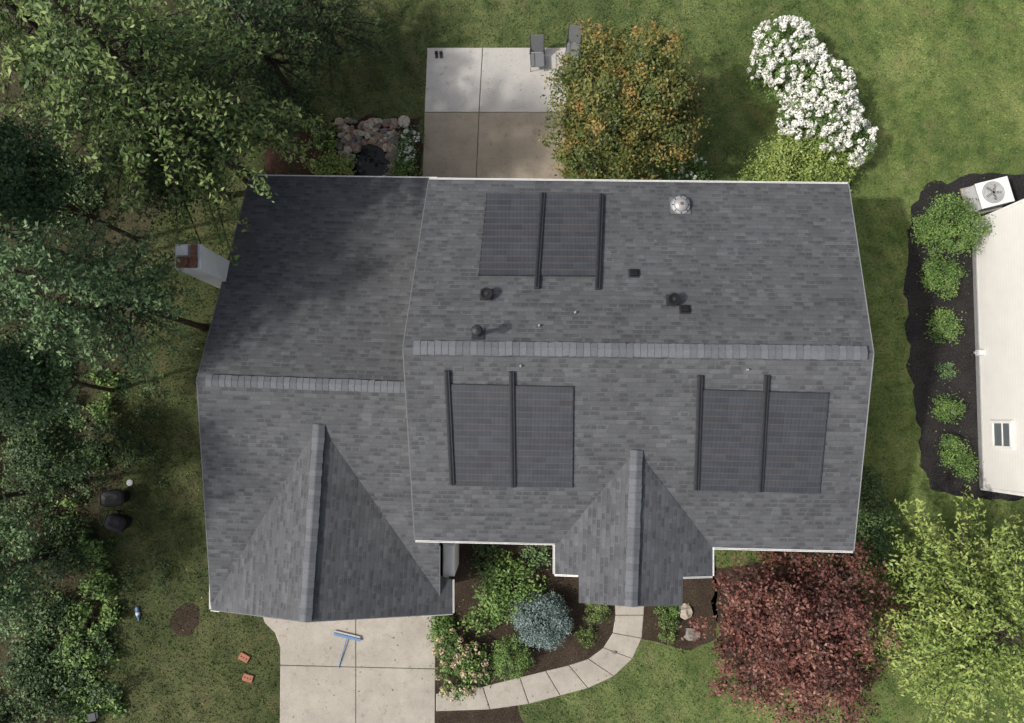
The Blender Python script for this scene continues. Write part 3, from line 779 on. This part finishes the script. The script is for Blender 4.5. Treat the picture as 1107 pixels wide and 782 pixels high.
def tote(px, py, w, l, rz):
    e = empty('black_trash_bin'); q = P(px, py, .75); b = B()
    X_ = Vector((math.cos(rz), math.sin(rz), 0)); Y_ = Vector((-math.sin(rz), math.cos(rz), 0)); o = Vector((q.x, q.y, 0))
    vs = []; n = 20
    for z, k in ((0.04, .76), (0.66, .98), (0.68, 1.06), (0.74, 1.06), (0.79, .9), (0.82, .55), (0.825, .1)):
        for i in range(n):
            t = 2*math.pi*i/n; cx, cy = math.cos(t), math.sin(t); m = (abs(cx)**4+abs(cy)**4)**-.25
            vs.append(o+X_*cx*m*w/2*k+Y_*cy*m*l/2*k+Z*z)
    fs = [[r*n+i, r*n+(i+1) % n, (r+1)*n+(i+1) % n, (r+1)*n+i] for r in range(6) for i in range(n)]+[[6*n+i for i in range(n)]]
    b.add(vs, fs, M['black'])
    c_ = o-X_*(w*.55); b.tube([c_-Y_*l*.4+Z*.74, c_+Y_*l*.4+Z*.74], [.025, .025], M['darkm'], 8)
    for k in (-.2, .2): c_ = o+Y_*l*k+Z*.825; b.tube([c_-X_*w*.28, c_+X_*w*.28], [.015, .015], M['darkm'], 6)
    for s_ in (-1, 1):
        c_ = o-X_*(w*.45)+Y_*s_*l*.45+Z*.12; b.tube([c_-Y_*.03, c_+Y_*.03], [.12, .12], M['darkm'], 14)
    b.done('body', e)
tote(121, 539, 0.85, 0.62, 0.12); tote(124, 566, 0.75, 0.60, -0.35)
b = B(); q = P(140, 522, .05); b.lathe((q.x, q.y, 0), [(0.10, 0), (0.13, 0.04), (0.10, 0.06), (0.02, 0.065)], M['lgrey'], 14); b.done('white_lid')
b = B(); q = P(103, 773, .4); b.lathe((q.x, q.y, 0), [(0.05, 0), (0.04, 0.4)], M['darkm'], 8); b.box((q.x, q.y, 0.5), (0.22, 0.22, 0.22), M['lgrey'], 0.2); b.box((q.x, q.y, 0.63), (0.30, 0.30, 0.05), M['darkm'], 0.2); b.done('garden_lantern')
def chair(px, py, rz):
    e = empty('patio_chair'); q = P(px, py, .5); b = B(); X_ = Vector((math.cos(rz), math.sin(rz), 0)); Y_ = Vector((-math.sin(rz), math.cos(rz), 0))
    o = Vector((q.x, q.y, 0))
    def w(x, y, z): return o+X_*x+Y_*y+Vector((0, 0, z))
    b.box(w(0, -.15, .42), (0.52, 0.60, 0.03), M['mesh'], rz)
    nb_ = (Y_*.45+Z*.9).normalized(); b.box(w(0, .35, .78), (0.52, 0.03, 0.78), M['mesh'], ax=(X_, X_.cross(nb_)*-1, nb_))
    for s in (-1, 1):
        b.tube([w(s*.29, -.45, .05), w(s*.29, -.45, .62), w(s*.29, .2, .64), w(s*.29, .3, .05)], [.018]*4, M['darkm'], 6)
        b.tube([w(s*.27, .12, .40), w(s*.27, .55, 1.15)], [.018]*2, M['darkm'], 6)
    b.done('frame_and_sling', e)
chair(581, 60, 0.05); chair(620, 50, -0.1)
b = B(); q = P(645, 32, .3)
b.lathe((q.x, q.y, 0), [(0.14, 0), (0.20, 0.32), (0.23, 0.33), (0.23, 0.37), (0.18, 0.37), (0.17, 0.32)], M['terra'], 18); b.done('terracotta_pot')
e = empty('pair_of_sandals')
for s in (0, 1):
    b = B(); q = P(472+s*5, 60); b.box((q.x, q.y, 0.07), (0.12, 0.30, 0.03), M['bark'], .1); b.tube([(q.x-.06, q.y+.03, .08), (q.x, q.y+.05, .14), (q.x+.06, q.y+.03, .08)], [.02]*3, M['black'], 6); b.done('sandal_%d' % s, e)

# ------------------------------------------------------------------ TREES
def tp(px, py, z): q = P(px, py, z); return (q.x, q.y)
spray_tree('oak_tree', tp(142, 78, 10), 13.5, 4.0, LEAF['oak'], nb=160, z0=0.45, leaf=0.18, r=0.26, droop=0.30, dens=1.1, shape=0.5)
spray_tree('oak_tree', tp(15, 10, 9), 12, 3.6, LEAF['oak'], nb=90, z0=0.4, leaf=0.19, r=0.22)
spray_tree('beech_tree', tp(255, 15, 6), 7.5, 3.6, LEAF['dark'], nb=100, z0=0.35, leaf=0.17, r=0.2)
spray_tree('beech_tree', tp(335, -5, 4), 5.2, 2.8, LEAF['dark'], nb=70, z0=0.3, leaf=0.16, r=0.16)
spray_tree('hemlock_tree', tp(66, 308, 9.5), 12.5, 2.6, LEAF['cool'], nb=150, z0=0.45, leaf=0.15, r=0.12, droop=0.35, dens=1.25, shape=0.45)
blob_tree('added_shade_tree', P(15, 195, 7.5), 2.0, 8, LEAF['cool'], 230, 70, 0.24, 0.13, r=.1)
blob_tree('added_shade_tree', P(25, 415, 5.5), 1.9, 6, LEAF['cool'], 230, 60, 0.24, 0.13, r=.08)
blob_tree('crabapple_tree', P(50, 490, 2.8), 1.5, 4, LEAF['dark'], 130, 55, 0.22, 0.12, r=.07)
blob_tree('added_shade_tree', P(185, 165, 5.0), 2.4, 7, LEAF['dark'], 180, 60, 0.3, 0.15)
blob_tree('crabapple_tree', P(-10, 620, 3.5), 2.3, 5, LEAF['cool'], 200, 60, 0.26, 0.13)
# unseen tall trees added west of the view to shade the wing roof
for (x, y, z, R) in ((-17.0, 6.3, 12.0, 3.9), (-18.0, 2.2, 11.2, 3.3), (-19.0, -2.8, 11.2, 3.2)):
    blob_tree('added_shade_tree', (x, y, z), R, z+3, LEAF['dark'], 190, 40, 0.42, 0.34, r=0.10)
blob_tree('orange_leaf_maple', P(670, 118, 3.3), 3.2, 6, LEAF['orange'], 600, 62, 0.20, 0.13, lobes=16, flat=0.75)
blob_tree('red_maple_tree', P(857, 685, 2.7), 3.5, 5, LEAF['red'], 520, 60, 0.21, 0.14, lobes=16, flat=0.62)
spray_tree('honey_locust_tree', tp(1052, 670, 3.8), 6.2, 4.1, LEAF['lime'], nb=175, z0=0.35, leaf=0.155, r=0.16, droop=0.15, dens=1.15, shape=0.42)

def clear(C):
    b1 = P(122, 552, 0.3); return (np.abs(C[:, 0]-b1.x) > 0.8) | (np.abs(C[:, 1]-b1.y) > 1.1)
def mass(name, n, xr, yr, hr, rr_, nclump, per, cr, leaf, mat, ok=None):
    bl = []
    for i in range(n):
        px = rng.uniform(*xr); py = rng.uniform(*yr); h = rng.uniform(*hr)
        if ok and not ok(px, py): continue
        q = P(px, py, h); r = rng.uniform(*rr_); bl.append((q.x, q.y, h*.4, r, r, h*.6))
    C, v, o = blob_leaves(bl, nclump, per, cr, -0.1); C[:, 2] = np.maximum(C[:, 2], 0.02); k = clear(C)
    C, v, o = C[k], v[k], o[k]
    quads(name, C, rng.uniform(0.5, 1.4, len(C))*leaf, v, mat, None, out=o)
mass('undergrowth', 60, (-60, 112), (400, 800), (0.3, 1.3), (0.4, 1.0), 1000, 36, 0.16, 0.12, LEAF['dark'])
mass('wild_saplings', 40, (25, 125), (400, 790), (0.3, 0.9), (0.2, 0.5), 360, 30, 0.13, 0.14, LEAF['bright'])
mass('forest_understory', 26, (-20, 300), (-20, 330), (0.4, 0.8), (0.5, 1.1), 480, 32, 0.18, 0.14, LEAF['dark'], lambda x, y: not (x > 180 and y > 180))
mass('edge_weeds', 40, (95, 175), (250, 640), (0.1, 0.25), (0.15, 0.5), 260, 22, 0.12, 0.08, LEAF['dark'])

shrub('green_bush', 868, 180, 60, 1.9, LEAF['lime'], 0.10, 1.7, ry=38)
shrub('green_bush', 745, 186, 20, 0.9, LEAF['bright'], 0.09, 1.2)
shrub('green_bush', 944, 572, 28, 1.8, LEAF['dark'], 0.10, 1.2, ry=44)
shrub('green_bush', 935, 520, 20, 1.3, LEAF['dark'], 0.10, 1.2)
for (x, y, r, h) in ((1031, 243, 34, 1.9), (1019, 299, 22, 0.9), (1022, 352, 17, 0.7), (1026, 441, 15, 0.6), (1033, 489, 16, 0.75), (1046, 505, 12, 0.5), (1000, 246, 16, 0.8)):
    shrub('foundation_shrub', x, y, r, h, LEAF['bright'], 0.08, 1.8)
shrub('small_perennial', 1023, 398, 9, 0.35, LEAF['cool'], 0.07, 1.5)
shrub('loose_green_shrub', 552, 636, 32, 1.2, LEAF['bright'], 0.13, 0.7, loose=0.16)
shrub('loose_green_shrub', 520, 668, 18, 0.7, LEAF['bright'], 0.12, 0.6)
shrub('loose_green_shrub', 525, 605, 20, 0.6, LEAF['dark'], 0.11, 0.7); shrub('loose_green_shrub', 580, 598, 16, 0.6, LEAF['cool'], 0.10, 0.7)
shrub('boxwood_ball', 553, 712, 23, 1.0, LEAF['bright'], 0.06, 3.0, loose=0.05)
shrub('boxwood_ball', 645, 662, 14, 0.5, LEAF['oak'], 0.06, 2.5, loose=0.05); shrub('boxwood_ball', 634, 688, 12, 0.4, LEAF['oak'], 0.06, 2.0, loose=0.05)
shrub('boxwood_ball', 724, 682, 13, 0.4, LEAF['oak'], 0.06, 2.0, loose=0.05); shrub('boxwood_ball', 722, 660, 13, 0.4, LEAF['bright'], 0.06, 2.0, loose=0.05)
shrub('hosta_plant', 478, 680, 14, 0.5, LEAF['bright'], 0.13, 1.3)
shrub('pond_fern', 360, 180, 26, 0.6, LEAF['lime'], 0.12, 0.9, ry=16); shrub('pond_fern', 437, 184, 15, 0.5, LEAF['bright'], 0.09, 1.3)
shrub('pond_fern', 352, 150, 14, 0.5, LEAF['bright'], 0.10, 1.0)
shrub('blue_spruce', 587, 672, 31, 1.4, LEAF['spruce'], 0.07, 4.0, loose=0.05)
def bloom_shrub(name, blobs, nheads, headr, petal, gmat, bmat, ngreen):
    e = empty(name)
    C, v, o = blob_leaves(blobs, ngreen, 36, 0.14, -0.3); C[:, 2] = np.maximum(C[:, 2], 0.02)
    quads('leaves', C, rng.uniform(0.6, 1.3, len(C))*0.11, v, gmat, e, out=o)
    bb = np.array(blobs); w = bb[:, 3]*bb[:, 4]; w /= w.sum()
    bi = rng.choice(len(bb), nheads, p=w); d = rng.normal(size=(nheads, 3)); d[:, 2] = np.abs(d[:, 2])*0.9+0.05; d /= np.linalg.norm(d, axis=1)[:, None]
    hc = bb[bi, :3]+d*bb[bi, 3:6]*rng.uniform(1.0, 1.2, (nheads, 1))
    per = 40; idx = np.repeat(np.arange(nheads), per); g = rng.normal(size=(len(idx), 3)); g /= np.linalg.norm(g, axis=1)[:, None]
    hr = (rng.uniform(0.55, 1.3, nheads)*headr)[idx][:, None]
    C = hc[idx]+g*hr; v = (rng.random(nheads)*0.5)[idx]+rng.random(len(idx))*0.4+0.2*g[:, 2]
    quads('blooms', C, rng.uniform(0.7, 1.2, len(C))*petal, v, bmat, e, up=0.2, asp=0.9, out=g*2.5)
    b = B()
    for q in blobs:
        for k in range(3): b.tube([(q[0], q[1], 0), (q[0]+rng.normal()*q[3]*.4, q[1]+rng.normal()*q[4]*.4, q[2])], [.03, .01], M['bark'], 5, False)
    b.done('stems', e)
def bl_(px, py, rpx, z, rz): q = P(px, py, z+rz*.4); k = (HC-z)/800; return (q.x, q.y, z, rpx*k, rpx*k, rz)
bloom_shrub('white_hydrangea', [bl_(850, 50, 31, 1.2, .9), bl_(868, 78, 34, 1.3, 1.0), bl_(890, 98, 34, 1.3, 1.0), bl_(893, 125, 36, 1.3, 1.0), bl_(917, 148, 27, 1.1, .9), bl_(866, 130, 22, .9, .7), bl_(826, 70, 17, .9, .7)], 680, 0.115, 0.08, LEAF['bright'], LEAF['bloom'], 380)
bloom_shrub('panicle_hydrangea', [bl_(490, 706, 18, .5, .4), bl_(508, 715, 17, .5, .4), bl_(494, 734, 19, .5, .4), bl_(514, 730, 12, .4, .3)], 90, 0.085, 0.06, LEAF['bright'], LEAF['pink'], 90)
bloom_shrub('white_flowers', [bl_(443, 150, 10, .3, .25), bl_(440, 166, 9, .25, .2)], 60, 0.05, 0.045, LEAF['cool'], LEAF['bloom'], 24)
bloom_shrub('white_flowers', [bl_(750, 183, 14, .6, .5)], 20, 0.07, 0.05, LEAF['bright'], LEAF['bloom'], 30)

# ------------------------------------------------------------------ GRASS BLADES
def inside(x, y, poly):
    r = np.zeros(len(x), bool); n = len(poly)
    for i in range(n):
        x0_, y0_ = poly[i]; x1_, y1_ = poly[(i+1) % n]
        cnd = ((y0_ > y) != (y1_ > y)); xi = (x1_-x0_)*(y-y0_)/((y1_-y0_) if abs(y1_-y0_) > 1e-9 else 1e-9)+x0_
        r ^= cnd & (x < xi)
    return r
n = 200000
x = rng.uniform(-23, 23, n); y = rng.uniform(-13, 19, n)
keep = np.ones(n, bool)
for k_, pl_ in polys.items():
    ins = inside(x, y, pl_)
    if k_ == 'forest_floor': ins &= rng.random(n) > 0.3
    if k_ == 'bare_dirt_patch': ins &= rng.random(n) > 0.25
    keep &= ~ins
keep &= ~((x > -9.3) & (x < 10.6) & (y > -3.6) & (y < 7.6))
x = x[keep]; y = y[keep]
C = np.stack([x, y, rng.uniform(0.012, 0.04, len(x))], 1)
quads('grass', C, rng.uniform(0.05, 0.12, len(x)), rng.random(len(x)), M['blades'], None, up=0.5, asp=0.4)
n = 1500
x = rng.uniform(-14, 20, n); y = rng.uniform(-12, 17, n)
k = ~((x > -11) & (x < 11.3) & (y > -7) & (y < 9.1)); x, y = x[k], y[k]
C = np.stack([x, y, np.full(len(x), 0.055)], 1)
quads('fallen_leaves', C, rng.uniform(0.04, 0.09, len(x)), rng.random(len(x)), LEAF['orange'], None, up=3, asp=0.7)

# ------------------------------------------------------------------ LIGHT
EL, AZ = math.radians(48), math.radians(13)
dl = Vector((math.cos(EL)*math.cos(AZ), math.cos(EL)*math.sin(AZ), -math.sin(EL)))
s = bpy.data.lights.new('sun', 'SUN'); s.energy = 2.9; s.angle = math.radians(2.0); s.color = (1.0, 0.965, 0.91)
so = link(bpy.data.objects.new('sun', s)); so.rotation_euler = dl.to_track_quat('-Z', 'Y').to_euler(); so.location = (-20, -5, 30)
w = bpy.data.worlds.new('World'); scene.world = w; w.use_nodes = True; nt = w.node_tree
sky = nt.nodes.new('ShaderNodeTexSky'); sky.sky_type = 'NISHITA'; sky.sun_disc = False
sky.sun_elevation = EL; sky.sun_rotation = math.atan2(-dl.x, -dl.y); sky.dust_density = 5.0; sky.air_density = 0.8
hs = nt.nodes.new('ShaderNodeHueSaturation'); hs.inputs['Saturation'].default_value = 0.6
nt.links.new(sky.outputs[0], hs.inputs['Color'])
bg = nt.nodes['Background']; nt.links.new(hs.outputs[0], bg.inputs[0]); bg.inputs[1].default_value = 0.15
scene.view_settings.view_transform = 'Standard'; scene.view_settings.look = 'None'; scene.view_settings.exposure = 0
cam = bpy.data.cameras.new('camera'); cam.sensor_width = 36; cam.lens = F/1107*36; cam.clip_end = 2000
co = link(bpy.data.objects.new('camera', cam)); co.location = CAMP; co.rotation_euler = (TILT, 0, 0)
scene.camera = co
print('faces', sum(len(o.data.polygons) for o in scene.objects if o.type == 'MESH'))
